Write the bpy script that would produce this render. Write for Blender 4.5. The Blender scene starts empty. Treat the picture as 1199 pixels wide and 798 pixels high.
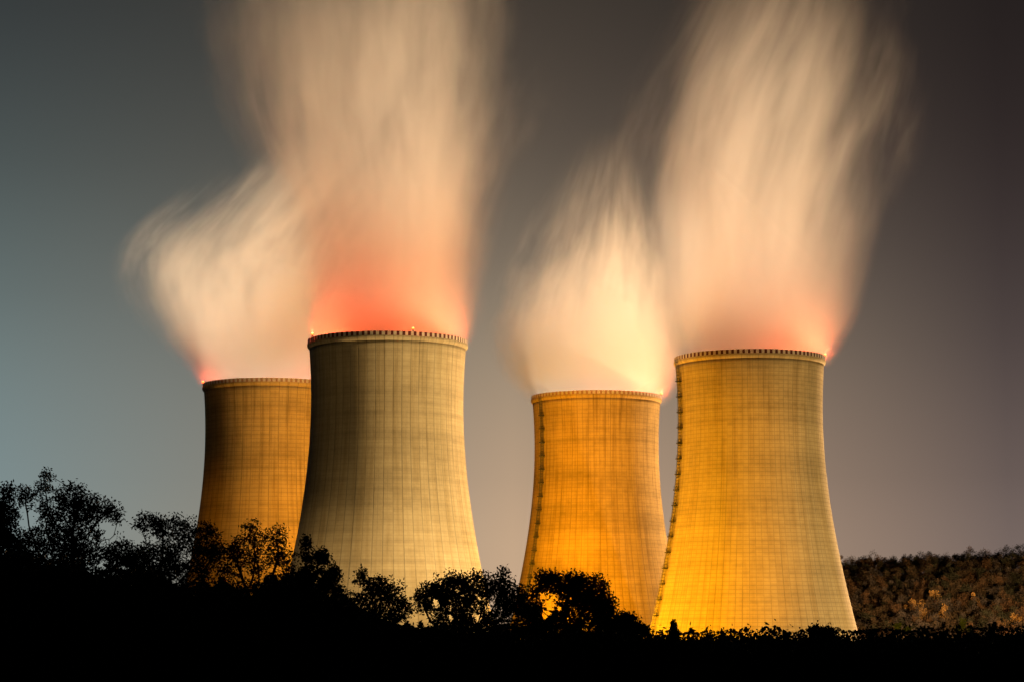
import bpy, math, random
import numpy as np
from mathutils import Vector, Matrix

R = math.radians
scene = bpy.context.scene
COL = scene.collection

# ------------------------------------------------------------------ camera
F_PX, PITCH, CAM_Z = 2704.0, R(7.4), 15.0
cam_data = bpy.data.cameras.new('camera')
cam_data.sensor_width = 36.0
cam_data.lens = 36.0 * F_PX / 1199.0
cam_data.clip_start, cam_data.clip_end = 0.5, 20000.0
cam = bpy.data.objects.new('camera', cam_data)
COL.objects.link(cam)
cam.location = (0, 0, CAM_Z)
cam.rotation_euler = (R(90) + PITCH, 0, 0)
scene.camera = cam


def z_at(py, y):
    """height of a point seen py pixels down the photograph, y metres away"""
    return CAM_Z + y * math.tan(PITCH + math.atan((399.0 - py) / F_PX))


def x_at(px, z, y):
    return (px - 599.5) * (y * math.cos(PITCH) + (z - CAM_Z) * math.sin(PITCH)) / F_PX


# ------------------------------------------------------------------ render settings
scene.render.engine = 'CYCLES'
cy = scene.cycles
cy.use_denoising = True
cy.volume_bounces = 2
cy.max_bounces = 6
cy.diffuse_bounces = 2
cy.glossy_bounces = 1
cy.volume_step_rate = 1.0
cy.volume_max_steps = 256
cy.sample_clamp_indirect = 4.0
vs = scene.view_settings
vs.view_transform = 'Standard'
vs.look = 'None'
vs.exposure = 0.0
vs.gamma = 1.0
vs.use_curve_mapping = False


def lin(r, g, b):
    f = lambda c: (c / 255 / 12.92) if c <= 10 else ((c / 255 + 0.055) / 1.055) ** 2.4
    return (f(r), f(g), f(b), 1.0)


# ------------------------------------------------------------------ night sky, lit by town glow near the horizon
world = bpy.data.worlds.new('World')
scene.world = world
world.use_nodes = True
wt = world.node_tree
for n in list(wt.nodes):
    wt.nodes.remove(n)


class NT:
    """small helper that writes node trees as expressions"""

    def __init__(self, tree):
        self.t = tree

    def n(self, kind, **props):
        nd = self.t.nodes.new(kind)
        for k, v in props.items():
            setattr(nd, k, v)
        return nd

    def put(self, sock, v):
        if isinstance(v, bpy.types.NodeSocket):
            self.t.links.new(v, sock)
        elif v is not None:
            sock.default_value = v

    def m(self, op, a, b=None, c=None, clamp=False):
        nd = self.n('ShaderNodeMath', operation=op, use_clamp=clamp)
        for i, v in enumerate((a, b, c)):
            self.put(nd.inputs[i], v)
        return nd.outputs[0]

    def rng(self, v, a, b, c=0.0, d=1.0, kind='SMOOTHSTEP'):
        nd = self.n('ShaderNodeMapRange', interpolation_type=kind)
        for i, s in enumerate((v, a, b, c, d)):
            self.put(nd.inputs[i], s)
        return nd.outputs[0]

    def xyz(self, v):
        nd = self.n('ShaderNodeSeparateXYZ')
        self.put(nd.inputs[0], v)
        return nd.outputs

    def vec(self, x, y, z):
        nd = self.n('ShaderNodeCombineXYZ')
        for i, v in enumerate((x, y, z)):
            self.put(nd.inputs[i], v)
        return nd.outputs[0]

    def noise(self, v, scale=1.0, detail=3.0, rough=0.5, dist=0.0):
        nd = self.n('ShaderNodeTexNoise')
        self.put(nd.inputs['Vector'], v)
        nd.inputs['Scale'].default_value = scale
        nd.inputs['Detail'].default_value = detail
        nd.inputs['Roughness'].default_value = rough
        nd.inputs['Distortion'].default_value = dist
        return nd.outputs[0]

    def ramp(self, v, stops, interp='LINEAR'):
        nd = self.n('ShaderNodeValToRGB')
        cr = nd.color_ramp
        cr.interpolation = interp
        while len(cr.elements) < len(stops):
            cr.elements.new(0.5)
        for e, (p, c) in zip(cr.elements, stops):
            e.position = p
        for e, (p, c) in zip(cr.elements, stops):
            e.color = c if len(c) == 4 else (*c, 1)
        self.put(nd.inputs[0], v)
        return nd.outputs[0]

    def mix(self, f, a, b, mode='MIX'):
        nd = self.n('ShaderNodeMix', data_type='RGBA', blend_type=mode)
        self.put(nd.inputs[0], f)
        self.put(nd.inputs[6], a)
        self.put(nd.inputs[7], b)
        return nd.outputs[2]


W = NT(wt)
wd = W.xyz(W.n('ShaderNodeTexCoord').outputs['Generated'])
elev = W.m('ARCSINE', wd[2])
az = W.m('ARCTAN2', wd[0], wd[1])


def sky_column(stops):
    # stops: (pixel row at the column, colour)
    out = []
    for py, c in stops:
        e = PITCH + math.atan((399 - py) / F_PX)
        out.append(((e + 0.02) / 0.5, lin(*c)))
    out.sort(key=lambda s: s[0])
    out = [(0.0, (0.004, 0.004, 0.004, 1))] + out + [(1.0, (0.012, 0.012, 0.012, 1))]
    return W.ramp(W.m('DIVIDE', W.m('ADD', elev, 0.02), 0.5), out, 'B_SPLINE')


left = sky_column([(-200, (36, 38, 39)), (0, (50, 54, 56)), (200, (74, 83, 83)), (350, (98, 112, 112)), (450, (113, 130, 131)), (560, (122, 142, 145)), (640, (127, 146, 148)), (760, (128, 144, 144))])
midl = sky_column([(-200, (40, 39, 37)), (0, (58, 58, 55)), (200, (80, 79, 74)), (400, (118, 116, 107)), (560, (134, 131, 121)), (640, (142, 135, 121)), (760, (145, 136, 121))])
mid = sky_column([(-200, (44, 39, 35)), (0, (66, 59, 52)), (150, (84, 74, 65)), (300, (122, 109, 94)), (420, (158, 140, 118)), (560, (184, 156, 129)), (640, (198, 167, 136)), (760, (200, 168, 137))])
right = sky_column([(-200, (28, 24, 24)), (0, (36, 31, 30)), (200, (48, 40, 39)), (400, (76, 66, 64)), (560, (106, 92, 87)), (640, (118, 103, 97)), (760, (124, 107, 100))])
pos = lambda px: math.atan((px - 599.5) / F_PX)
c1 = W.mix(W.rng(az, pos(-60), pos(300), kind='LINEAR'), left, midl)
c2 = W.mix(W.rng(az, pos(300), pos(600), kind='LINEAR'), c1, mid)
c3 = W.mix(W.rng(az, pos(600), pos(1180), kind='LINEAR'), c2, right)
behind = W.rng(wd[1], 0.35, 0.93, 0.06, 1.0)
bg = W.n('ShaderNodeBackground')
W.put(bg.inputs[0], c3)
W.put(bg.inputs[1], behind)
wo = W.n('ShaderNodeOutputWorld')
wt.links.new(bg.outputs[0], wo.inputs[0])

# ------------------------------------------------------------------ plant floodlights and added fill lamps
SODIUM = (1.0, 0.40, 0.003)
AMBER = (1.0, 0.52, 0.13)
PALE = (1.0, 0.63, 0.25)
CREAM = (1.0, 0.77, 0.50)
RED = (1.0, 0.10, 0.03)


def lamp_point(name, loc, power, colour, radius=1.5, parent=None):
    d = bpy.data.lights.new(name, 'POINT')
    d.energy, d.color, d.shadow_soft_size = power, colour, radius
    o = bpy.data.objects.new(name, d)
    COL.objects.link(o)
    o.location = loc
    o.parent = parent
    return o


def lamp_spot(name, loc, target, power, colour, angle, blend=0.6, radius=3.0):
    d = bpy.data.lights.new(name, 'SPOT')
    d.energy, d.color, d.shadow_soft_size = power, colour, radius
    d.spot_size, d.spot_blend = R(angle), blend
    o = bpy.data.objects.new(name, d)
    COL.objects.link(o)
    o.location = loc
    o.rotation_euler = (Vector(target) - Vector(loc)).to_track_quat('-Z', 'Y').to_euler()
    return o


# sodium yard lamps between the two pairs of towers
lamp_point('yard_lamp', (0, 935, 16), 2.6e5, SODIUM)
lamp_point('yard_lamp', (-28, 898, 14), 4.2e5, SODIUM)
lamp_point('yard_lamp', (28, 893, 12), 0.8e5, SODIUM)
lamp_point('yard_lamp', (18, 852, 10), 1.2e5, SODIUM)
lamp_spot('yard_floodlight', (20, 765, 10), (70, 881, 55), 1.1e6, SODIUM, 62, 0.5, 1.5)
lamp_spot('yard_floodlight', (18, 790, 10), (37, 1022, 78), 0.95e6, SODIUM, 34, 0.5, 1.5)
lamp_spot('yard_floodlight', (-165, 790, 10), (-102, 975, 35), 3.5e5, SODIUM, 40, 0.7, 1.5)
# pale lamps before the front towers
lamp_spot('yard_floodlight', (120, 735, 10), (-38, 831, 84), 2.7e6, PALE, 50, 0.8, 1.5)
lamp_spot('yard_floodlight', (25, 690, 10), (-45, 831, 30), 3.2e5, PALE, 46, 0.9, 1.5)
lamp_spot('yard_floodlight', (-95, 690, 10), (-46, 831, 22), 3.4e5, PALE, 44, 0.9, 1.5)
lamp_spot('yard_floodlight', (-25, 630, 10), (-50, 831, 95), 2.3e5, PALE, 40, 0.9, 1.5)  # added fill for the grey tower's dim upper left
lamp_spot('yard_floodlight', (235, 765, 12), (91, 881, 50), 1.15e6, PALE, 60, 0.5, 1.5)


# made-up fill lamps brightening the steam: soft beams from afar, and one inside each tower shining up through its mouth
def steam_fill(loc, tower, power, colour, low=122.0, high=300.0):
    d = math.hypot(tower[0] - loc[0], tower[1] - loc[1])
    e0, e1 = math.atan((low - loc[2]) / (d - 30)), math.atan((high - loc[2]) / d)
    e = (e0 + e1) / 2
    lamp_spot('steam_fill_lamp', loc, (tower[0], tower[1], loc[2] + d * math.tan(e)), power, colour, math.degrees(e1 - e0), 1.0, 1.0)


steam_fill((-430, 560, 14), (-112, 975), 3.5e7, CREAM, high=260.0)
steam_fill((330, 340, 14), (-42, 831), 4.8e7, (1, .71, .42), low=140.0)
steam_fill((22, 320, 14), (35, 1022), 6.0e7, CREAM, high=260.0)
steam_fill((-90, 260, 16), (98, 881), 4.6e7, CREAM)
lamp_spot('mouth_fill_lamp', (-102.2, 975, 14), (-108, 975, 200), 1.0e6, CREAM, 36, 0.5, 6.0)  # unseen lamps added inside the towers to brighten the steam
lamp_spot('mouth_fill_lamp', (-45.1, 831, 14), (-45.1, 831, 200), 0.2e6, (1, .33, .08), 36, 0.5, 6.0)
lamp_spot('mouth_fill_lamp', (37.5, 1022, 14), (34, 1022, 200), 1.0e6, CREAM, 36, 0.5, 6.0)
lamp_spot('mouth_fill_lamp', (91.3, 881, 14), (92, 881, 200), 0.4e6, (1, .62, .30), 36, 0.5, 6.0)


# ------------------------------------------------------------------ helpers
class MB:
    """collects faces for one mesh"""

    def __init__(self):
        self.v, self.f, self.mi = [], [], []

    def face(self, pts, mi=0):
        i = len(self.v)
        self.v += [tuple(p) for p in pts]
        self.f.append(tuple(range(i, i + len(pts))))
        self.mi.append(mi)

    def box(self, c, x, y, z, mi=0):
        """c centre, x y z half-extent vectors"""
        c, x, y, z = Vector(c), Vector(x), Vector(y), Vector(z)
        i = len(self.v)
        for sz in (-1, 1):
            for sx, sy in ((-1, -1), (1, -1), (1, 1), (-1, 1)):
                self.v.append(tuple(c + sx * x + sy * y + sz * z))
        for q in ((0, 3, 2, 1), (4, 5, 6, 7), (0, 1, 5, 4), (1, 2, 6, 5), (2, 3, 7, 6), (3, 0, 4, 7)):
            self.f.append(tuple(i + k for k in q))
            self.mi.append(mi)

    def tube(self, a, b, ra, rb, n=6, mi=0, cap=True):
        a, b, ra, rb = Vector(a), Vector(b), float(ra), float(rb)
        d = (b - a)
        if d.length < 1e-6:
            return
        d.normalize()
        u = d.orthogonal().normalized()
        w = d.cross(u)
        i = len(self.v)
        for p, r in ((a, ra), (b, rb)):
            for k in range(n):
                t = 2 * math.pi * k / n
                self.v.append(tuple(p + r * (math.cos(t) * u + math.sin(t) * w)))
        for k in range(n):
            k2 = (k + 1) % n
            self.f.append((i + k, i + k2, i + n + k2, i + n + k))
            self.mi.append(mi)
        if cap:
            self.f.append(tuple(i + k for k in reversed(range(n))))
            self.f.append(tuple(i + n + k for k in range(n)))
            self.mi += [mi, mi]

    def grid(self, rows, closed=False, mi=0):
        i = len(self.v)
        nc = len(rows[0])
        for r in rows:
            self.v += [tuple(p) for p in r]
        for a in range(len(rows) - 1):
            for b in range(nc if closed else nc - 1):
                b2 = (b + 1) % nc
                self.f.append((i + a * nc + b, i + a * nc + b2, i + (a + 1) * nc + b2, i + (a + 1) * nc + b))
                self.mi.append(mi)

    def build(self, name, mats, parent=None, smooth=False, loc=None):
        me = bpy.data.meshes.new(name)
        me.from_pydata(self.v, [], self.f)
        mats = mats if isinstance(mats, (list, tuple)) else [mats]
        for m in mats:
            me.materials.append(m)
        me.polygons.foreach_set('material_index', self.mi)
        if smooth:
            me.polygons.foreach_set('use_smooth', [True] * len(self.f))
        me.update()
        o = bpy.data.objects.new(name, me)
        COL.objects.link(o)
        if parent:
            o.parent = parent
        if loc:
            o.location = loc
        return o


def tag(o, label=None, cat=None, group=None, kind=None):
    for k, v in (('label', label), ('category', cat), ('group', group), ('kind', kind)):
        if v:
            o[k] = v
    return o


def empty(name, loc):
    o = bpy.data.objects.new(name, None)
    o.empty_display_size = 2
    COL.objects.link(o)
    o.location = loc
    return o


def material(name, base=(0.5, 0.5, 0.5), rough=0.8, spec=0.3):
    m = bpy.data.materials.new(name)
    m.use_nodes = True
    b = m.node_tree.nodes['Principled BSDF']
    b.inputs['Base Color'].default_value = (*base, 1)
    b.inputs['Roughness'].default_value = rough
    b.inputs['Specular IOR Level'].default_value = spec
    return m


def varied(name, c1, c2, scale, rough=0.8, spec=0.25, detail=4.0):
    """two-tone weathered material in object space"""
    m = material(name, c1, rough, spec)
    t = NT(m.node_tree)
    co = t.n('ShaderNodeTexCoord').outputs['Object']
    f = t.noise(co, scale, detail, 0.6)
    c = t.mix(t.rng(f, 0.35, 0.65), (*c1, 1), (*c2, 1))
    t.put(m.node_tree.nodes['Principled BSDF'].inputs['Base Color'], c)
    return m


def emitter(name, colour, strength):
    m = bpy.data.materials.new(name)
    m.use_nodes = True
    b = m.node_tree.nodes['Principled BSDF']
    b.inputs['Base Color'].default_value = (0.1, 0.02, 0.01, 1)
    b.inputs['Emission Color'].default_value = (*colour, 1)
    b.inputs['Emission Strength'].default_value = strength
    return m


# ------------------------------------------------------------------ tower concrete
def concrete(name, ribs, fine, seed, stain, tone, lift=1.8, grid=0.35):
    m = material(name, (0.4, 0.38, 0.34), 0.9, 0.15)
    t = NT(m.node_tree)
    b = m.node_tree.nodes['Principled BSDF']
    co = t.n('ShaderNodeTexCoord').outputs['Object']
    x, y, z = t.xyz(co)
    ang = t.m('ARCTAN2', y, x)
    s = t.m('MULTIPLY', ang, 27.5)          # metres round the shell
    # meridian joints
    def joints(n, wdt):
        u = t.m('FRACT', t.m('ADD', t.m('MULTIPLY', ang, n / (2 * math.pi)), 100.37))
        d = t.m('ABSOLUTE', t.m('SUBTRACT', u, 0.5))
        return t.rng(d, wdt * 0.7, wdt * 1.9, 1.0, 0.0)
    uneven = t.noise(t.vec(t.m('ADD', s, seed * 31.0), t.m('MULTIPLY', z, 0.05), seed), 0.35, 2.0, 0.5)
    j1 = t.m('MULTIPLY', joints(ribs, 0.035), t.rng(uneven, 0.30, 0.62, 0.45, 0.95))
    j2 = t.m('MULTIPLY', joints(fine, 0.06), t.rng(uneven, 0.45, 0.75, 0.0, 0.55))
    # lift joints
    v = t.m('FRACT', t.m('DIVIDE', z, lift))
    vd = t.m('ABSOLUTE', t.m('SUBTRACT', v, 0.5))
    h1 = t.rng(vd, 0.06, 0.16, 1.0, 0.0)
    lines = t.m('MAXIMUM', t.m('MAXIMUM', j1, j2), t.m('MULTIPLY', h1, grid))
    # every lift and every panel poured a little different
    li = t.m('FLOOR', t.m('DIVIDE', z, lift))
    pi = t.m('FLOOR', t.m('ADD', t.m('MULTIPLY', ang, ribs / (2 * math.pi)), 100.87))
    wn = t.n('ShaderNodeTexWhiteNoise', noise_dimensions='3D')
    t.put(wn.inputs['Vector'], t.vec(li, pi, seed))
    wl = t.n('ShaderNodeTexWhiteNoise', noise_dimensions='2D')
    t.put(wl.inputs['Vector'], t.vec(li, seed + 7.0, 0.0))
    bands = t.noise(t.vec(t.m('MULTIPLY', s, 0.012), seed * 3.1, t.m('MULTIPLY', z, 0.11)), 1.0, 3.0, 0.6)
    mott = t.noise(t.vec(t.m('ADD', s, seed * 17.0), seed, z), 0.06, 6.0, 0.62)
    grain = t.noise(t.vec(s, seed, z), 0.9, 3.0, 0.7)
    streak = t.noise(t.vec(t.m('MULTIPLY', s, 0.45), seed * 5.0, t.m('MULTIPLY', z, 0.022)), 1.0, 5.0, 0.62)
    streak2 = t.noise(t.vec(t.m('MULTIPLY', s, 1.3), seed * 9.0, t.m('MULTIPLY', z, 0.05)), 1.0, 3.0, 0.6)
    upper = t.rng(z, 30.0, 122.0, 0.45, 1.0)
    st = t.m('MULTIPLY', t.rng(streak, 0.48, 0.75), upper)
    st2 = t.m('MULTIPLY', t.rng(streak2, 0.55, 0.75), upper)
    val = t.m('ADD', 1.0, t.m('MULTIPLY', t.m('SUBTRACT', wn.outputs[0], 0.5), 0.10))
    val = t.m('ADD', val, t.m('MULTIPLY', t.m('SUBTRACT', wl.outputs[0], 0.5), 0.12))
    val = t.m('ADD', val, t.m('MULTIPLY', t.m('SUBTRACT', bands, 0.5), 0.55 * stain))
    val = t.m('ADD', val, t.m('MULTIPLY', t.m('SUBTRACT', mott, 0.5), 0.6 * stain))
    val = t.m('ADD', val, t.m('MULTIPLY', t.m('SUBTRACT', grain, 0.5), 0.30))
    val = t.m('MULTIPLY', val, t.m('SUBTRACT', 1.0, t.m('MULTIPLY', st, 0.30 * stain)))
    val = t.m('MULTIPLY', val, t.m('SUBTRACT', 1.0, t.m('MULTIPLY', st2, 0.2 * stain)))
    val = t.m('MULTIPLY', val, t.m('SUBTRACT', 1.0, t.m('MULTIPLY', lines, 0.42)))
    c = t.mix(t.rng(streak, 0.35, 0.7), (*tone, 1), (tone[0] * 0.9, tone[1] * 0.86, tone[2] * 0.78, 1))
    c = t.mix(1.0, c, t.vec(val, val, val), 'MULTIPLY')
    t.put(b.inputs['Base Color'], c)
    bump = t.n('ShaderNodeBump')
    bump.inputs['Strength'].default_value = 0.35
    bump.inputs['Distance'].default_value = 0.12
    hgt = t.m('ADD', t.m('MULTIPLY', lines, -1.0), t.m('MULTIPLY', grain, 0.6))
    t.put(bump.inputs['Height'], hgt)
    t.put(b.inputs['Normal'], bump.outputs[0])
    return m


HT = 122.8


def shell_r(z):
    return 27.5 * math.sqrt(1 + ((z - 100.0) / 80.0) ** 2)


M_steel = varied('galvanised_steel', (0.085, 0.08, 0.07), (0.05, 0.047, 0.042), 0.8, 0.6, 0.4)
M_dark_steel = varied('dark_steel', (0.05, 0.048, 0.045), (0.03, 0.03, 0.028), 0.8, 0.6, 0.4)
M_lens_red = emitter('red_beacon_glass', (1.0, 0.17, 0.03), 3.0)
M_white_panel = varied('white_marking_paint', (0.62, 0.58, 0.52), (0.48, 0.45, 0.40), 1.2, 0.7)
M_red_panel = varied('red_marking_paint', (0.10, 0.016, 0.012), (0.07, 0.012, 0.010), 1.2, 0.7)
M_faded_white = varied('faded_white_paint', (0.50, 0.45, 0.37), (0.36, 0.32, 0.26), 0.8, 0.8)
M_faded_red = varied('faded_red_paint', (0.33, 0.17, 0.10), (0.24, 0.15, 0.10), 0.8, 0.8)
M_base = varied('column_concrete', (0.35, 0.33, 0.30), (0.26, 0.25, 0.22), 0.3, 0.9)


def cooling_tower(x, y, label, mat, white, red, ladder=None, lamps=()):
    t = tag(empty('cooling_tower', (x, y, 0)), label, 'cooling tower', 'concrete cooling towers of the power plant')
    nseg = 192
    ring = lambda r, z: [(r * math.cos(2 * math.pi * k / nseg), r * math.sin(2 * math.pi * k / nseg), z) for k in range(nseg)]
    m = MB()
    zs = [9.0 + (HT - 3.2 - 9.0) * k / 70 for k in range(71)]
    rows = [ring(shell_r(z) - 0.9, z) for z in reversed(zs)] + [ring(shell_r(z), z) for z in zs]
    m.grid(rows + [rows[0]], True)
    m.build('shell', mat, t, True)
    # stiffening ring round the mouth, a little proud of the shell
    m = MB()
    prof = [(-1.0, -3.196), (0.12, -3.196), (0.55, -2.7), (0.78, -2.1), (0.78, -1.55), (-1.0, -1.55)]
    m.grid([ring(shell_r(HT - 3) + a, HT + b) for a, b in prof], True)
    m.build('stiffening_ring', mat, t, False)
    # chequered warning band, one panel at a time
    m = MB()
    n = 88
    r0, r1 = shell_r(HT - 3) + 0.35, shell_r(HT - 3) + 0.62
    za, zb = HT - 1.546, HT
    for k in range(2 * n):
        a0, a1 = math.pi * (k - 0.48) / n, math.pi * (k + 0.48) / n
        q = lambda r, a, z: (r * math.cos(a), r * math.sin(a), z)
        i = k % 2
        p = [q(r0, a0, za), q(r0, a1, za), q(r1, a1, za), q(r1, a0, za), q(r0, a0, zb), q(r0, a1, zb), q(r1, a1, zb), q(r1, a0, zb)]
        for s in ((0, 1, 2, 3), (7, 6, 5, 4), (3, 2, 6, 7), (1, 0, 4, 5), (0, 3, 7, 4), (2, 1, 5, 6)):
            m.face([p[j] for j in s], i)
    m.build('warning_band', [white, red], t)
    # inclined legs that carry the shell above the air inlet
    m = MB()
    nl = 40
    rb, rt = shell_r(0) + 0.6, shell_r(9.2) - 0.45
    for k in range(nl):
        for s in (-0.5, 0.5):
            a0, a1 = 2 * math.pi * (k + 0.5) / nl, 2 * math.pi * (k + 0.5 + s * 0.98) / nl
            m.tube((rb * math.cos(a0), rb * math.sin(a0), 0), (rt * math.cos(a1), rt * math.sin(a1), 9.4), 0.55, 0.5, 8)
    m.build('leg_ring', M_base, t)
    m = MB()
    m.grid([ring(rb + 1.5, 0), ring(rb + 1.5, 0.8), ring(rb - 2.5, 0.8), ring(rb - 2.5, 0)], True)
    m.build('basin_kerb', M_base, t)
    if ladder is not None:
        ph = ladder
        nrm = Vector((math.sin(ph), -math.cos(ph), 0))
        tan = Vector((math.cos(ph), math.sin(ph), 0))
        up = Vector((0, 0, 1))
        pt = lambda z, off, side: nrm * (shell_r(z) + off) + tan * side + up * z
        m = MB()
        zs = [12 + (HT - 1.2 - 12) * k / 90 for k in range(91)]
        for a, bz in zip(zs[:-1], zs[1:]):
            for side in (-0.32, 0.32):
                m.tube(pt(a, 0.35, side), pt(bz, 0.35, side), 0.06, 0.06, 4, cap=False)
            for sx, off in ((-0.6, 0.9), (0.6, 0.9), (-0.35, 1.5), (0.35, 1.5), (0.0, 1.6)):
                m.tube(pt(a, off, sx), pt(bz, off, sx), 0.09, 0.09, 4, cap=False)
            for q in range(3):
                zz = a + (bz - a) * q / 3
                m.tube(pt(zz, 0.35, -0.32), pt(zz, 0.35, 0.32), 0.03, 0.03, 4, cap=False)
            hoop = [(-0.32, 0.35), (-0.6, 0.9), (-0.35, 1.5), (0.35, 1.5), (0.6, 0.9), (0.32, 0.35)]
            for (s0, o0), (s1, o1) in zip(hoop[:-1], hoop[1:]):
                m.tube(pt(a, o0, s0), pt(a, o1, s1), 0.1, 0.1, 4, cap=False)
        lad = m.build('caged_ladder', M_steel, t)
        z = HT - 9.5
        first = None
        k = 0
        while z > 14:
            m = MB()
            rr = shell_r(z)
            c = nrm * (rr + 0.85) + up * z
            m.box(c - up * 0.2, tan * 1.0, nrm * 1.0, up * 0.22)
            for s in (-0.9, 0.9):
                m.tube(c + tan * s - nrm * 0.8 - up * 1.0, c + tan * s + nrm * 0.7 - up * 0.1, 0.08, 0.08, 4)
                for o in (-0.7, 0.0, 0.78):
                    m.tube(c + tan * s + nrm * o, c + tan * s + nrm * o + up * 1.1, 0.05, 0.05, 4)
                for hh in (0.55, 1.1):
                    m.tube(c + tan * s - nrm * 0.8 + up * hh, c + tan * s + nrm * 0.8 + up * hh, 0.045, 0.045, 4)
            for hh in (0.55, 1.1):
                m.tube(c - tan * 0.9 + nrm * 0.8 + up * hh, c + tan * 0.9 + nrm * 0.8 + up * hh, 0.045, 0.045, 4)
            m.build('platform', M_dark_steel, lad)
            z -= 5.9
            k += 1
    for ph, power in lamps:
        ph = R(ph)
        rr = shell_r(HT - 3) + 0.5
        p = Vector((math.sin(ph) * rr, -math.cos(ph) * rr, HT))
        m = MB()
        m.tube(p, p + Vector((0, 0, 0.5)), 0.22, 0.22, 8)
        m.tube(p + Vector((0, 0, 0.5)), p + Vector((0, 0, 0.62)), 0.5, 0.5, 12)
        lp = m.build('warning_lamp', M_steel, t)
        m = MB()
        rows = []
        for zz, r in ((0.62, 0.55), (0.95, 0.6), (1.25, 0.48), (1.42, 0.26), (1.5, 0.01)):
            rows.append([(p.x + r * math.cos(2 * math.pi * k / 12), p.y + r * math.sin(2 * math.pi * k / 12), p.z + zz) for k in range(12)])
        m.grid(rows, True)
        m.build('beacon_glass', M_lens_red, lp, True)
        out = Vector((math.sin(ph), -math.cos(ph), 0))
        shown = math.cos(ph) > -0.2
        lamp_point('beacon_and_fill_light', p + (out * 0.2 + Vector((0, 0, 1.9)) if shown else Vector((0, 0, -1.5)) - out * 9.0), power, RED, 0.5, t)  # rear lights shifted inside the mouth as added red fill for the steam
    return t


T2 = (-45.1, 831.0)
T4 = (91.3, 881.0)
T3 = (37.5, 1022.0)
T1 = (-102.2, 975.0)
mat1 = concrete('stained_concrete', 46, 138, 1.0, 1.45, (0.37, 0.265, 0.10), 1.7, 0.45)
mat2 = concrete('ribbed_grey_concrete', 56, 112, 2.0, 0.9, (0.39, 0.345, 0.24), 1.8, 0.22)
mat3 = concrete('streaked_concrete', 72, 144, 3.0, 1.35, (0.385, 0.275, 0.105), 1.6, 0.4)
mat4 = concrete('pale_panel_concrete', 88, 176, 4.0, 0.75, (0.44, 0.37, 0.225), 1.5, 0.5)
G = 2.0e4
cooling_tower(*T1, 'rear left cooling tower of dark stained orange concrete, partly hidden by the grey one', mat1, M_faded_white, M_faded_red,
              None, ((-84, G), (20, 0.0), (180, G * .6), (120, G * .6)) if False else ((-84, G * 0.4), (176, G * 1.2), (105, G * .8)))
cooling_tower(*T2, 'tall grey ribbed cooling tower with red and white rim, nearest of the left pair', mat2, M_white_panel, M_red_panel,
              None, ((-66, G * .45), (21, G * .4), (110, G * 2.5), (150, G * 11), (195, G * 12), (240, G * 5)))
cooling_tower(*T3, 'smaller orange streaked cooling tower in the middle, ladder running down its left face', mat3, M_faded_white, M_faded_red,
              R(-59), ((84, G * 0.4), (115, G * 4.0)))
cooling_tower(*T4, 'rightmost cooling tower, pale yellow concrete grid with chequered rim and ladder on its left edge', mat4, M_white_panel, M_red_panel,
              R(-76), ((86, G * .55), (115, G * 3.5), (160, G * 4)))


# ------------------------------------------------------------------ steam
def sstep(v, a, b):
    t = min(max((v - a) / (b - a), 0.0), 1.0)
    return t * t * (3 - 2 * t)


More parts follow.
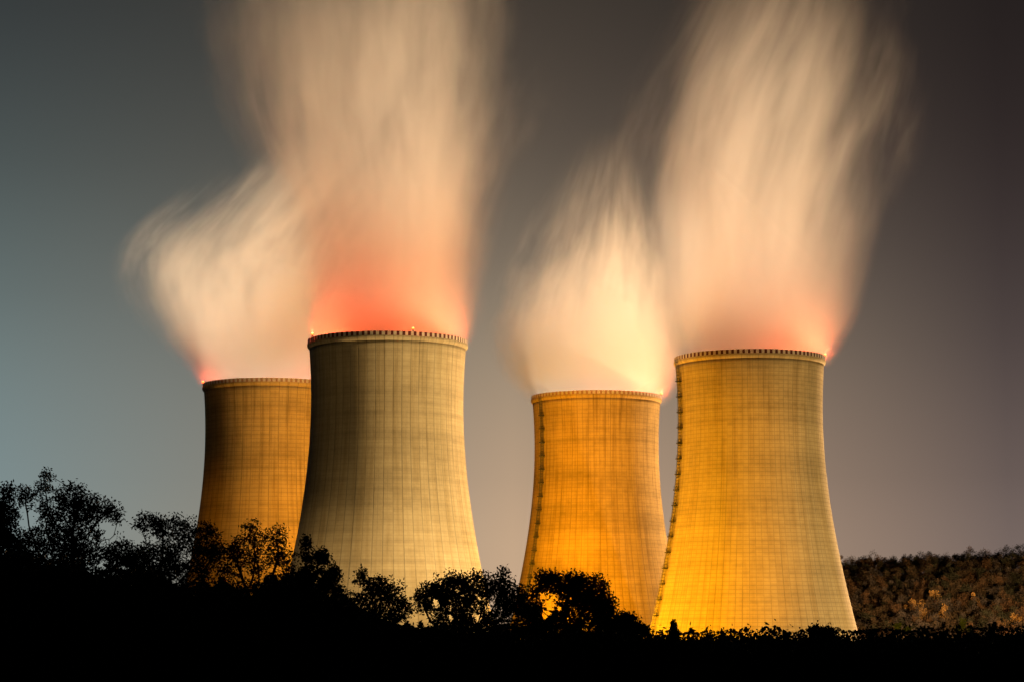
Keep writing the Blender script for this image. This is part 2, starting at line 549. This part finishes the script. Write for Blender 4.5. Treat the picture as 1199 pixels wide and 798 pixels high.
def steam(name, tower, keys, dens, label, seed, lean=0.0, spread=18, tear=1.0):
    """keys: (row, left, right) of the plume in the photograph at the tower's distance;
    dens: (row, scattering per metre)"""
    tx, ty = tower
    ks = []
    for py, l, r in keys:
        z = z_at(py, ty)
        xl, xr = x_at(l - spread * sstep(z - 120, 0, 25), z, ty), x_at(r + 4, z, ty)
        ks.append((z, (xl + xr) / 2 - tx, (xr - xl) / 2))
    ks.sort()
    z0, z1 = ks[0][0], ks[-1][0]
    ds = sorted((z_at(py, ty), d) for py, d in dens)
    zz = np.array([k[0] for k in ks])
    fine = np.linspace(z0, z1, 200)
    def smooth(v):
        a = np.interp(fine, zz, v)
        ker = np.hanning(25)
        ker /= ker.sum()
        return np.convolve(np.pad(a, 12, mode='edge'), ker, 'valid')
    cx, rr = smooth([k[1] for k in ks]), smooth([k[2] for k in ks])
    dd = np.interp(fine, [d[0] for d in ds], [d[1] for d in ds])
    SC, SR, SD = 200.0, 120.0, float(dd.max())
    stops = []
    for k in range(28):
        i = int(round(k / 27 * 199))
        stops.append((k / 27, (cx[i] / SC + 0.5, rr[i] / SR, dd[i] / SD)))
    m = bpy.data.materials.new(name + '_vapour')
    m.use_nodes = True
    nt = m.node_tree
    for n in list(nt.nodes):
        nt.nodes.remove(n)
    t = NT(nt)
    x, y, z = t.xyz(t.n('ShaderNodeTexCoord').outputs['Object'])
    tt = t.m('DIVIDE', t.m('SUBTRACT', z, z0), z1 - z0)
    sep = t.n('ShaderNodeSeparateColor')
    t.put(sep.inputs[0], t.ramp(tt, stops))
    c = t.m('MULTIPLY', t.m('SUBTRACT', sep.outputs[0], 0.5), SC)
    r = t.m('MULTIPLY', sep.outputs[1], SR)
    qx = t.m('DIVIDE', t.m('SUBTRACT', x, c), r)
    qy = t.m('DIVIDE', y, r)
    d = t.m('SQRT', t.m('ADD', t.m('MULTIPLY', qx, qx), t.m('MULTIPLY', qy, qy)))
    age = t.rng(tt, 0.0, 0.6, 0.22, 1.4 * tear)
    qx2 = t.m('SUBTRACT', qx, t.m('MULTIPLY', tt, lean))
    # broad folds, torn wisps and fine threads, all drawn out along the drift of the steam
    big = t.noise(t.vec(t.m('ADD', qx2, seed), qy, t.m('MULTIPLY', tt, 1.6)), 1.3, 3.0, 0.55, 0.4)
    mid = t.noise(t.vec(t.m('ADD', qx2, seed * 3.0), qy, t.m('MULTIPLY', tt, 0.9)), 2.6, 5.0, 0.62, 0.6)
    fil = t.noise(t.vec(t.m('ADD', qx2, seed * 5.0), qy, t.m('MULTIPLY', tt, 0.55)), 6.0, 4.0, 0.6, 0.5)
    w = t.m('ADD', t.m('MULTIPLY', t.m('SUBTRACT', big, 0.5), 1.1), t.m('MULTIPLY', t.m('SUBTRACT', mid, 0.5), 1.5))
    w = t.m('ADD', w, t.m('MULTIPLY', t.m('SUBTRACT', fil, 0.5), 0.55))
    dw = t.m('ADD', d, t.m('MULTIPLY', w, age))
    edge = t.rng(dw, 1.08, 0.28)
    wall = t.rng(d, 1.34, 1.12)
    body = t.m('ADD', t.m('MULTIPLY', t.m('SUBTRACT', mid, 0.5), 4.6), t.m('MULTIPLY', t.m('SUBTRACT', fil, 0.5), 3.2))
    body = t.m('ADD', 1.0, t.m('MULTIPLY', body, age))
    den = t.m('MULTIPLY', t.m('MULTIPLY', edge, wall), t.m('MAXIMUM', body, 0.06))
    den = t.m('MULTIPLY', den, t.m('MULTIPLY', sep.outputs[2], SD))
    v = t.n('ShaderNodeVolumePrincipled')
    v.inputs['Color'].default_value = (0.97, 0.96, 0.94, 1)
    v.inputs['Anisotropy'].default_value = 0.1
    t.put(v.inputs['Density'], den)
    o = t.n('ShaderNodeOutputMaterial')
    nt.links.new(v.outputs[0], o.inputs['Volume'])
    m.cycles.volume_step_rate = 0.35
    mb = MB()
    ns = 40
    rows = []
    for k in range(33):
        i = int(round(k / 32 * 199))
        rows.append([(cx[i] + rr[i] * 1.36 * math.cos(2 * math.pi * a / ns), rr[i] * 1.36 * math.sin(2 * math.pi * a / ns), fine[i]) for a in range(ns)])
    mb.grid(rows, True)
    mb.face(list(reversed(rows[0])))
    mb.face(rows[-1])
    ob = mb.build('steam_plume', m, None, True, (tx, ty, 0))
    # one welded closed hull
    import bmesh
    bm = bmesh.new()
    bm.from_mesh(ob.data)
    bmesh.ops.remove_doubles(bm, verts=bm.verts, dist=1e-4)
    bmesh.ops.recalc_face_normals(bm, faces=bm.faces)
    bm.to_mesh(ob.data)
    bm.free()
    return tag(ob, label, 'steam', 'steam plumes rising from the cooling towers')


def dn(*a):
    return a


steam('rear_left', T1, [(460, 243, 392), (443, 226, 400), (420, 203, 402), (400, 186, 405), (350, 166, 425), (310, 164, 445), (280, 182, 460), (250, 212, 478), (220, 246, 495), (180, 285, 515), (150, 305, 525)],
      dn((460, .09), (430, .08), (380, .06), (330, .042), (290, .028), (260, .017), (230, .011), (200, .006), (170, .002), (150, 0)),
      'low cream steam drifting left off the rear left tower', 5.3, -0.2, -4, 1.3)
steam('front_left', T2, [(412, 368, 540), (395, 358, 550), (350, 352, 556), (300, 338, 566), (250, 322, 576), (200, 292, 594), (150, 272, 606), (100, 260, 616), (50, 254, 622), (0, 252, 624), (-60, 258, 620), (-110, 280, 605)],
      dn((412, .16), (395, .14), (370, .08), (345, .045), (300, .032), (220, .022), (150, .016), (80, .011), (0, .007), (-60, .004), (-110, 0)),
      'tall steam column glowing red orange at its foot above the grey ribbed tower', 2.7, 0.0, 0)
steam('rear_right', T3, [(474, 628, 768), (460, 610, 786), (440, 594, 794), (420, 588, 796), (380, 588, 794), (330, 600, 786), (280, 620, 776), (230, 642, 766), (180, 664, 756), (150, 676, 750)],
      dn((474, .09), (440, .08), (380, .055), (330, .03), (290, .018), (250, .011), (210, .006), (180, .002), (150, 0)),
      'short bright cream steam curling up from the smaller orange tower in the middle', 4.1, 0.3, 4, 1.3)
steam('front_right', T4, [(427, 796, 960), (408, 788, 978), (370, 772, 1002), (320, 760, 1014), (250, 750, 1024), (200, 746, 1032), (150, 750, 1040), (100, 760, 1046), (50, 782, 1052), (0, 804, 1052), (-60, 825, 1046), (-110, 850, 1046)],
      dn((427, .12), (405, .10), (385, .06), (360, .04), (320, .03), (250, .022), (180, .017), (100, .012), (40, .008), (0, .005), (-60, .002), (-110, 0)),
      'broad beige steam column leaning right above the rightmost tower', 6.2, 0.5, 4)


# ------------------------------------------------------------------ ground and hill
M_grass = varied('rough_grass', (0.030, 0.038, 0.014), (0.045, 0.040, 0.020), 0.25, 0.95, 0.1)
M_forest_floor = varied('forest_floor', (0.035, 0.028, 0.018), (0.05, 0.04, 0.025), 0.05, 0.95, 0.1)


def ground_z(x, y):
    return 13.3 * (1 - sstep(y, 20, 560)) - 0.0


def hill_z(x, y):
    ridge = 62 + 0.085 * (x - 250) + 4 * math.sin(x * 0.011)
    ridge = max(ridge, 5)
    ridge = ridge * sstep(x, -500, 300) + 4 * (1 - sstep(x, -500, 300))
    return -2 + (ridge + 2) * sstep(y, 1330, 1760)


m = MB()
xs = [-6000, -3000, -1500, -800, -400, -200, -100, -50, -20, 0, 20, 50, 100, 200, 400, 800, 1500, 3000, 6000]
ys = [-3000, -500, -100, -30, 0] + list(range(20, 600, 20)) + [700, 900, 1200, 1600, 2500, 5000, 9000]
m.grid([[(x, y, ground_z(x, y)) for x in xs] for y in ys])
tag(m.build('ground', M_grass, None, True), kind='structure')
m = MB()
m.grid([[(x, y, hill_z(x, y)) for x in range(-600, 1500, 30)] for y in list(range(1320, 2000, 20)) + [2400, 3500]])
tag(m.build('hill', M_forest_floor, None, True), kind='structure')


# ------------------------------------------------------------------ foliage
def leaf_mesh(name, centres, size, rng, mats, parent=None, mi=None, aspect=0.5):
    """one lozenge leaf, folded along its midrib, at each centre"""
    n = len(centres)
    c = np.asarray(centres)
    a = rng.normal(size=(n, 3))
    a /= np.linalg.norm(a, axis=1)[:, None]
    b = np.cross(a, rng.normal(size=(n, 3)))
    b /= np.linalg.norm(b, axis=1)[:, None]
    nn = np.cross(a, b)
    s = (size * rng.uniform(0.6, 1.25, n))[:, None]
    w = s * aspect
    v = np.stack([c - a * s * 0.5, c + b * w * 0.5 + nn * w * .12 - a * s * .05, c + a * s * 0.5, c - b * w * 0.5 + nn * w * .12 - a * s * .05], 1).reshape(-1, 3)
    me = bpy.data.meshes.new(name)
    me.vertices.add(4 * n)
    me.vertices.foreach_set('co', v.ravel())
    me.loops.add(4 * n)
    me.loops.foreach_set('vertex_index', np.arange(4 * n))
    me.polygons.add(n)
    me.polygons.foreach_set('loop_start', np.arange(n) * 4)
    for mm in mats:
        me.materials.append(mm)
    if mi is not None:
        me.polygons.foreach_set('material_index', np.asarray(mi, dtype=np.int32))
    me.update(calc_edges=True)
    me.validate()
    o = bpy.data.objects.new(name, me)
    COL.objects.link(o)
    if parent:
        o.parent = parent
    return o


def leaf_material(name, a, b):
    m = material(name, a, 0.75, 0.12)
    t = NT(m.node_tree)
    g = t.n('ShaderNodeNewGeometry').outputs['Random Per Island']
    t.put(m.node_tree.nodes['Principled BSDF'].inputs['Base Color'], t.mix(g, (*a, 1), (*b, 1)))
    return m


M_leaf = leaf_material('dark_green_leaves', (0.022, 0.034, 0.010), (0.040, 0.055, 0.016))
M_leaf2 = leaf_material('fresh_green_leaves', (0.11, 0.12, 0.015), (0.17, 0.17, 0.025))
M_bark = varied('bark', (0.035, 0.026, 0.018), (0.06, 0.045, 0.032), 6.0, 0.9, 0.1)


def colonise(base, pts, step, reach, kill, trunk_to, iters=400):
    """grow a branch skeleton from base towards the points of the crown"""
    nodes = [np.array(base, float)]
    par = [-1]
    p = np.array(base, float)
    tgt = np.array(trunk_to, float)
    nst = max(2, int(np.linalg.norm(tgt - p) / step))
    for k in range(1, nst + 1):
        q = p + (tgt - p) * k / nst
        q = q + np.array([math.sin(k * 0.9 + base[0]) * 0.05, math.cos(k * 0.7) * 0.05, 0])
        nodes.append(q)
        par.append(len(nodes) - 2)
    A = np.array(pts)
    N = np.array(nodes)
    for _ in range(iters):
        if len(A) == 0:
            break
        D = np.linalg.norm(A[:, None, :] - N[None, :, :], axis=2)
        near = D.argmin(1)
        dist = D[np.arange(len(A)), near]
        act = dist < max(reach, dist.min() + step)
        new, npar = [], []
        for k in np.unique(near[act]):
            sel = A[act & (near == k)]
            d = sel - N[k]
            d = (d / np.linalg.norm(d, axis=1)[:, None]).mean(0)
            l = np.linalg.norm(d)
            if l < 0.25:
                d = sel[0] - N[k]
                l = np.linalg.norm(d)
            q = N[k] + d / l * step
            if np.linalg.norm(N - q, axis=1).min() < step * 0.45:
                q = N[k] + (sel[0] - N[k]) / np.linalg.norm(sel[0] - N[k]) * step
                if np.linalg.norm(N - q, axis=1).min() < step * 0.45:
                    A = A[np.linalg.norm(A - sel[0], axis=1) > 1e-9]
                    near = None
                    break
            new.append(q)
            npar.append(int(k))
        if near is None and not new:
            continue
        if not new:
            break
        new = np.array(new)
        N = np.vstack([N, new])
        par += npar
        DD = np.linalg.norm(A[:, None, :] - new[None, :, :], axis=2).min(1)
        A = A[DD > kill]
    return N, par


def ball(rng, n):
    u = rng.normal(size=(n, 3))
    u /= np.linalg.norm(u, axis=1)[:, None]
    return u * rng.uniform(0, 1, (n, 1)) ** 0.5


def tree(name, seed, base_xy, blobs, label, cat, group, leaf=0.10, n_pts=420, per=9, spread=0.16, holes=(), lean=(0, 0), trunk_r=0.11, mat=None, dense=0, fuller=2.1):
    """blobs: (px, row, half-width px, half-height px) pieces of the crown as the tree shows them at its distance; the depth of each
    piece is taken round as its width"""
    rng = np.random.default_rng(seed)
    x0, y0 = base_xy
    gz = ground_z(x0, y0)
    pts = []
    areas = np.array([b[2] * b[3] for b in blobs], float)
    cnt = (areas / areas.sum() * n_pts).astype(int) + 4
    sc = y0 / F_PX
    for (px, py, hw, hh), n in zip(blobs, cnt):
        z = z_at(py, y0)
        c = np.array([x_at(px, z, y0), y0, z])
        u = rng.normal(size=(n, 3))
        u /= np.linalg.norm(u, axis=1)[:, None]
        u *= rng.uniform(0.15, 1.0, (n, 1)) ** 0.5
        q = c + u * np.array([hw * sc, min(hw, 1.3 * hh) * sc, hh * sc])
        for hx, hy, hr in holes:
            hz = z_at(hy, y0)
            hxx = x_at(hx, hz, y0)
            q = q[np.hypot(q[:, 0] - hxx, q[:, 2] - hz) > hr * sc]
        pts.append(q)
    pts = np.vstack(pts)
    lowest = pts[:, 2].min()
    cxm = pts[:, 0].mean()
    base = (x0, y0, gz - 0.2)
    top = (x0 + (cxm - x0) * 0.25, y0, max(lowest - 0.1, gz + 0.5))
    N, par = colonise(base, pts, 0.16, 1.2, 0.2, top)
    ch = [[] for _ in N]
    for i, p in enumerate(par):
        if p >= 0:
            ch[p].append(i)
    rad = np.zeros(len(N))
    order = list(range(len(N)))[::-1]
    for i in order:
        rad[i] = 0.012 if not ch[i] else sum(rad[c] ** 2.3 for c in ch[i]) ** (1 / 2.3)
    rad *= min(1.0, trunk_r / rad[0]) if rad[0] > trunk_r else 1.0
    rad = np.maximum(rad, 0.011)
    t = tag(empty(name, (x0, y0, gz)), label, cat, group)
    off = Vector((x0, y0, gz))
    m = MB()
    for i, p in enumerate(par):
        if p >= 0:
            m.tube(Vector(N[p].tolist()) - off, Vector(N[i].tolist()) - off, rad[p] if len(ch[p]) < 2 else min(rad[p], rad[i] * 1.25), rad[i], 5 if rad[i] > .02 else 4, cap=False)
    m.build('trunk', M_bark, t, True)
    # leaves sit on the thin twigs
    thin = [i for i in range(len(N)) if rad[i] < 0.021]
    cs = []
    per = per * fuller
    for i in thin:
        k = rng.poisson(per * 0.7 if not ch[i] else per * 0.25)
        if k:
            cs.append(N[i] + ball(rng, k) * spread * 1.7)
    at = np.repeat(pts, rng.poisson(per, len(pts)), axis=0)
    cs.append(at + ball(rng, len(at)) * spread * 1.7)
    cs = np.vstack(cs)
    if dense:
        ext = pts[rng.integers(0, len(pts), dense)] + ball(rng, dense) * 0.22
        cs = np.vstack([cs, ext])
    for hx, hy, hr in holes:
        hz = z_at(hy, y0)
        dx, dz = cs[:, 0] - x_at(hx, hz, y0), cs[:, 2] - hz
        th = np.arctan2(dz, dx)
        cs = cs[np.hypot(dx, dz) > hr * sc * (0.85 + 0.25 * np.sin(2 * th + seed) + 0.22 * np.sin(5 * th + 2 * seed) + rng.normal(size=len(th)) * 0.12)]
    leaf_mesh('crown', cs - np.array(off), leaf, rng, [mat or M_leaf], t)
    return t


GT = 'dark trees in front of the power plant'
sx = lambda px, y: (px - 599.5) * y / F_PX


tree('broadleaf_tree', 11, (sx(-5, 64), 64), [(-18, 640, 42, 62), (5, 600, 16, 22), (18, 660, 22, 40), (8, 575, 6, 8)],
     'dense dark tree cut off by the left border of the picture', 'tree', GT, per=12, dense=2500)
tree('broadleaf_tree', 12, (sx(84, 70), 70), [(72, 600, 42, 28), (50, 568, 10, 8), (54, 555, 8, 5), (30, 578, 14, 10), (88, 574, 14, 9), (105, 595, 28, 18), (60, 645, 50, 30), (110, 640, 40, 28), (132, 600, 14, 12), (146, 648, 16, 16), (140, 668, 30, 25)],
     'tallest and airiest tree, thin forked branches against the sky at the left', 'tree', GT, n_pts=860, per=7.5, spread=0.11, holes=((128, 625, 12), (37, 605, 9)))
tree('broadleaf_tree', 13, (sx(200, 74), 74), [(175, 612, 22, 12), (205, 618, 30, 15), (240, 622, 16, 14), (220, 650, 38, 25), (180, 655, 28, 28), (160, 655, 14, 20), (250, 640, 12, 18), (200, 680, 50, 20)],
     'airy dark tree whose right side crosses the foot of the stained tower', 'tree', GT, n_pts=720, per=7.5, spread=0.13, holes=((158, 632, 9),))
tree('broadleaf_tree', 14, (sx(300, 72), 72), [(295, 622, 14, 13), (325, 628, 16, 13), (275, 640, 15, 16), (300, 650, 36, 24), (265, 660, 18, 22), (330, 655, 18, 20), (290, 690, 40, 18)],
     'small dark tree with orange tower light showing through its crown', 'tree', GT, n_pts=520, per=6, fuller=1.45, spread=0.12, holes=((322, 668, 8), (262, 632, 7)))
tree('spire_sapling', 15, (sx(358, 68), 68), [(358, 640, 3.5, 18), (360, 670, 10, 16), (375, 652, 12, 10), (385, 672, 14, 12), (340, 690, 34, 22), (380, 700, 28, 22)],
     'bushy sapling with one thin upright spire before the grey tower', 'tree', GT, n_pts=420, per=10, spread=0.10, dense=1800)
tree('broadleaf_tree', 16, (sx(440, 70), 70), [(422, 676, 9, 10), (440, 684, 14, 12), (460, 690, 14, 14), (430, 705, 26, 18), (465, 715, 18, 18), (440, 730, 40, 16)],
     'low thin crowned tree at the foot of the grey tower', 'tree', GT, n_pts=380, per=8, spread=0.11, holes=((473, 733, 7), (420, 690, 4)))
tree('broadleaf_tree', 17, (sx(552, 66), 66), [(530, 690, 32, 20), (560, 682, 30, 14), (585, 688, 20, 15), (505, 700, 22, 18), (600, 705, 24, 22), (552, 715, 60, 24), (620, 710, 16, 18), (590, 670, 6, 5), (545, 740, 70, 18)],
     'wide rounded dark tree between the grey tower and the orange one', 'tree', GT, n_pts=800, per=8, spread=0.12, dense=1300, holes=((492, 728, 9), (510, 706, 5), (560, 722, 4), (540, 708, 3), (575, 712, 3), (528, 722, 3), (602, 722, 3)))
tree('broadleaf_tree', 18, (sx(672, 62), 62), [(640, 676, 14, 8), (665, 682, 26, 14), (690, 692, 26, 18), (632, 690, 12, 12), (680, 715, 42, 25), (708, 712, 12, 16), (630, 725, 20, 20), (650, 740, 60, 16)],
     'dense dark tree with a bright round gap in front of the orange tower', 'tree', GT, n_pts=660, per=9, spread=0.12, dense=1700, holes=((640, 714, 9), (634, 698, 5), (648, 698, 4), (655, 712, 3), (628, 706, 3), (668, 700, 2.5)))
tree('shrub', 19, (sx(730, 60), 60), [(734, 726, 14, 8), (720, 735, 22, 14), (745, 738, 14, 8)],
     'small leafy shrub at the right foot of the tree with the gap', 'shrub', None, n_pts=200, per=10, spread=0.09, dense=500)
tree('conifer_sapling', 20, (sx(789, 50), 50), [(789, 733, 2.2, 8), (789, 742, 5, 7)],
     'tiny pointed conifer tip before the ladder foot of the rightmost tower', 'shrub', None, leaf=0.05, n_pts=120, per=12, spread=0.035)
tree('shrub', 21, (sx(960, 50), 50), [(956, 738, 7, 5), (968, 741, 8, 5)],
     'dark shrub tip rising from the hedge under the pale tower', 'shrub', None, leaf=0.075, n_pts=120, per=7, spread=0.04, dense=100)
SH = 'lit green shrubs behind the hedge'
tree('lit_shrub', 22, (sx(1055, 110), 110), [(1051, 733, 4, 4), (1062, 735, 4, 3)],
     'low yellow green lit shrub peeping over the hedge, left of the taller lit one', 'shrub', SH, leaf=0.11, n_pts=70, per=2.5, spread=0.07, mat=M_leaf2)
tree('lit_shrub', 23, (sx(1128, 110), 110), [(1127, 729, 3, 6), (1123, 735, 5, 4), (1136, 737, 4, 3)],
     'taller bright green lit shrub peeping over the hedge before the wooded hill', 'shrub', SH, leaf=0.11, n_pts=90, per=2.5, spread=0.07, mat=M_leaf2)
lamp_point('shrub_lamp', (sx(1092, 100), 100, CAM_Z - 0.1), 1500, (1.0, 0.72, 0.15), 0.15)  # small lamp added to light the two shrubs


def thicket(name, seed, y, profile, n, leaf, label, cat, kind=None, depth=6.0, mats=None):
    """leafy mass whose top follows the photograph's rows at distance y"""
    rng = np.random.default_rng(seed)
    px = rng.uniform(-1100, 2300, n)
    yy = y + rng.uniform(-depth / 2, depth / 2, n)
    base = np.interp(px, [p[0] for p in profile], [p[1] for p in profile])
    # individual shoots make the top edge uneven
    shoots = np.sort(rng.uniform(-1100, 2300, 376))
    amp = rng.uniform(-3, 9, 376) * np.interp(shoots, [0, 400, 700], [2.6, 2.0, 1.0])
    wid = rng.uniform(3.5, 9.0, 376)
    bump = np.zeros(n)
    for s, a, w in zip(shoots, amp, wid):
        bump = np.maximum(bump, a * np.exp(-((px - s) / w) ** 2))
    for sx_, a, w in zip(rng.uniform(-1100, 2300, 155), rng.uniform(-4, 20, 155), rng.uniform(12, 30, 155)):
        bump = np.maximum(bump, a * float(np.interp(sx_, [0, 450, 600], [1.0, 0.7, 0.12])) * np.exp(-((px - sx_) / w) ** 2) + bump * 0.35)
    top = base - bump - np.where(rng.uniform(size=n) < 0.06, rng.exponential(4.0, n), 0)
    f = rng.uniform(0, 1, n) ** 1.25
    row = top + f * (840 - top)
    z = CAM_Z + yy * np.tan(PITCH + np.arctan((399 - row) / F_PX))
    x = (px - 599.5) * (yy * math.cos(PITCH) + (z - CAM_Z) * math.sin(PITCH)) / F_PX
    big = 1.0 + 1.6 * np.clip((row - top - 6) / 14, 0, 1)
    o = leaf_mesh(name, np.stack([x, yy, z], 1), leaf * big, rng, mats or [M_leaf])
    return tag(o, label, cat, None, kind)


thicket('undergrowth', 31, 44, [(-200, 640), (50, 668), (150, 680), (250, 692), (340, 694), (400, 710), (450, 740), (560, 744), (640, 748), (700, 742), (760, 752), (1400, 752)], 132000, 0.13,
        'dark mass of undergrowth along the bottom', None, 'stuff', 8.0)
thicket('hedge', 32, 50, [(-200, 800), (690, 800), (740, 745), (800, 742), (880, 741), (1000, 738), (1060, 738), (1199, 736), (1400, 734)], 132000, 0.09,
        'long dark hedge of uneven shoots along the bottom right', 'hedge', None, 4.0)


# ------------------------------------------------------------------ wooded hill
M_wood = leaf_material('autumn_wood_leaves', (0.045, 0.035, 0.018), (0.085, 0.055, 0.025))
M_wood_b = leaf_material('russet_wood_leaves', (0.075, 0.045, 0.020), (0.10, 0.055, 0.022))
M_wood_c = leaf_material('bare_wood_leaves', (0.050, 0.040, 0.030), (0.075, 0.060, 0.040))
M_wood_d = leaf_material('dull_green_wood_leaves', (0.026, 0.028, 0.014), (0.040, 0.038, 0.018))
M_wood_lamplit = leaf_material('lamplit_gold_leaves', (0.30, 0.17, 0.045), (0.42, 0.24, 0.06))  # orange lamplight on the low trees painted into this leaf colour


def crown_points(rng, h, w, n):
    """clumpy upright crown of height h and width w standing on z = 0"""
    k = int(rng.integers(7, 12))
    cs = rng.normal(size=(k, 3)) * np.array([w * .24, w * .24, h * .2]) + np.array([0, 0, h * .62])
    rs = rng.uniform(0.16, 0.30, k) * w
    i = rng.integers(0, k, n)
    u = rng.normal(size=(n, 3))
    u /= np.linalg.norm(u, axis=1)[:, None]
    return cs[i] + u * (rs[i] * rng.uniform(0.05, 1.1, n) ** .5)[:, None]


rng = np.random.default_rng(77)
pts, mi = [], []
y = 1345.0
while y < 1790:
    x = 150 + rng.uniform(0, 8)
    while x < 620:
        xx, yy = x + rng.uniform(-2, 2), y + rng.uniform(-4, 4)
        h, w = rng.uniform(9, 17), rng.uniform(8, 13)
        p = crown_points(rng, h, w, 1000) + np.array([xx, yy, hill_z(xx, yy) - 1])
        pts.append(p)
        mi += [int(rng.integers(0, 4))] * len(p)
        x += rng.uniform(7.5, 12)
    y += 11
o = leaf_mesh('hillside_forest', np.vstack(pts), 0.7, rng, [M_wood, M_wood_b, M_wood_c, M_wood_d], None, mi, 0.75)
tag(o, 'dim brown woodland covering the hill behind the rightmost tower', None, None, 'stuff')

LAMPLIT = 'trees with lamplight gold in their leaf colour, low on the wooded hill'


def lamplit_tree(px, row_top, h, w, seed, label):
    for y in range(1345, 1760, 3):
        z = z_at(row_top, y) - h
        x = x_at(px, z, y)
        if hill_z(x, y) >= z:
            break
    y -= 6
    z = z_at(row_top, y) - h
    x = x_at(px, z, y)
    rg = np.random.default_rng(seed)
    t = tag(empty('lamplit_gold_tree', (x, y, z)), label, 'tree', LAMPLIT)
    m = MB()
    m.tube((0, 0, hill_z(x, y) - z - 0.5), (0, 0, h * .7), 0.35, 0.12, 8)
    m.build('trunk', M_bark, t, True)
    leaf_mesh('crown', crown_points(rg, h, w, 700), 0.9, rg, [M_wood_lamplit], t, None, 0.75)


lamplit_tree(1068, 697, 15, 9, 1, 'leftmost golden tree of the lit cluster low on the wooded hill')
lamplit_tree(1097, 687, 17, 9, 2, 'highest and largest golden tree of the lit cluster on the wooded hill')
lamplit_tree(1080, 712, 12, 10, 3, 'golden tree in the middle of the lit cluster, between the leftmost and the highest')
lamplit_tree(1104, 711, 12, 8, 4, 'small golden tree directly below the highest one of the lit cluster')
lamplit_tree(1143, 694, 12, 7, 5, 'lamplit golden tree standing alone on the hill, right of the lit cluster')
lamplit_tree(1184, 717, 11, 10, 6, 'low lamplit golden tree at the foot of the hill near the right border')
for px, r in ((1000, 712), (1030, 715)):
    pass
HILL_AMBER = (1.0, 0.58, 0.27)
lamp_point('hill_lamp', (285, 1130, 14), 8.5e6, HILL_AMBER, 1.0)  # strong lamp added to brighten the hill evenly
lamp_point('hill_lamp', (330, 1290, 13), 1.3e6, HILL_AMBER, 1.0)
lamp_point('hill_lamp', (415, 1270, 13), 1.6e6, (1, .66, .42), 1.0)
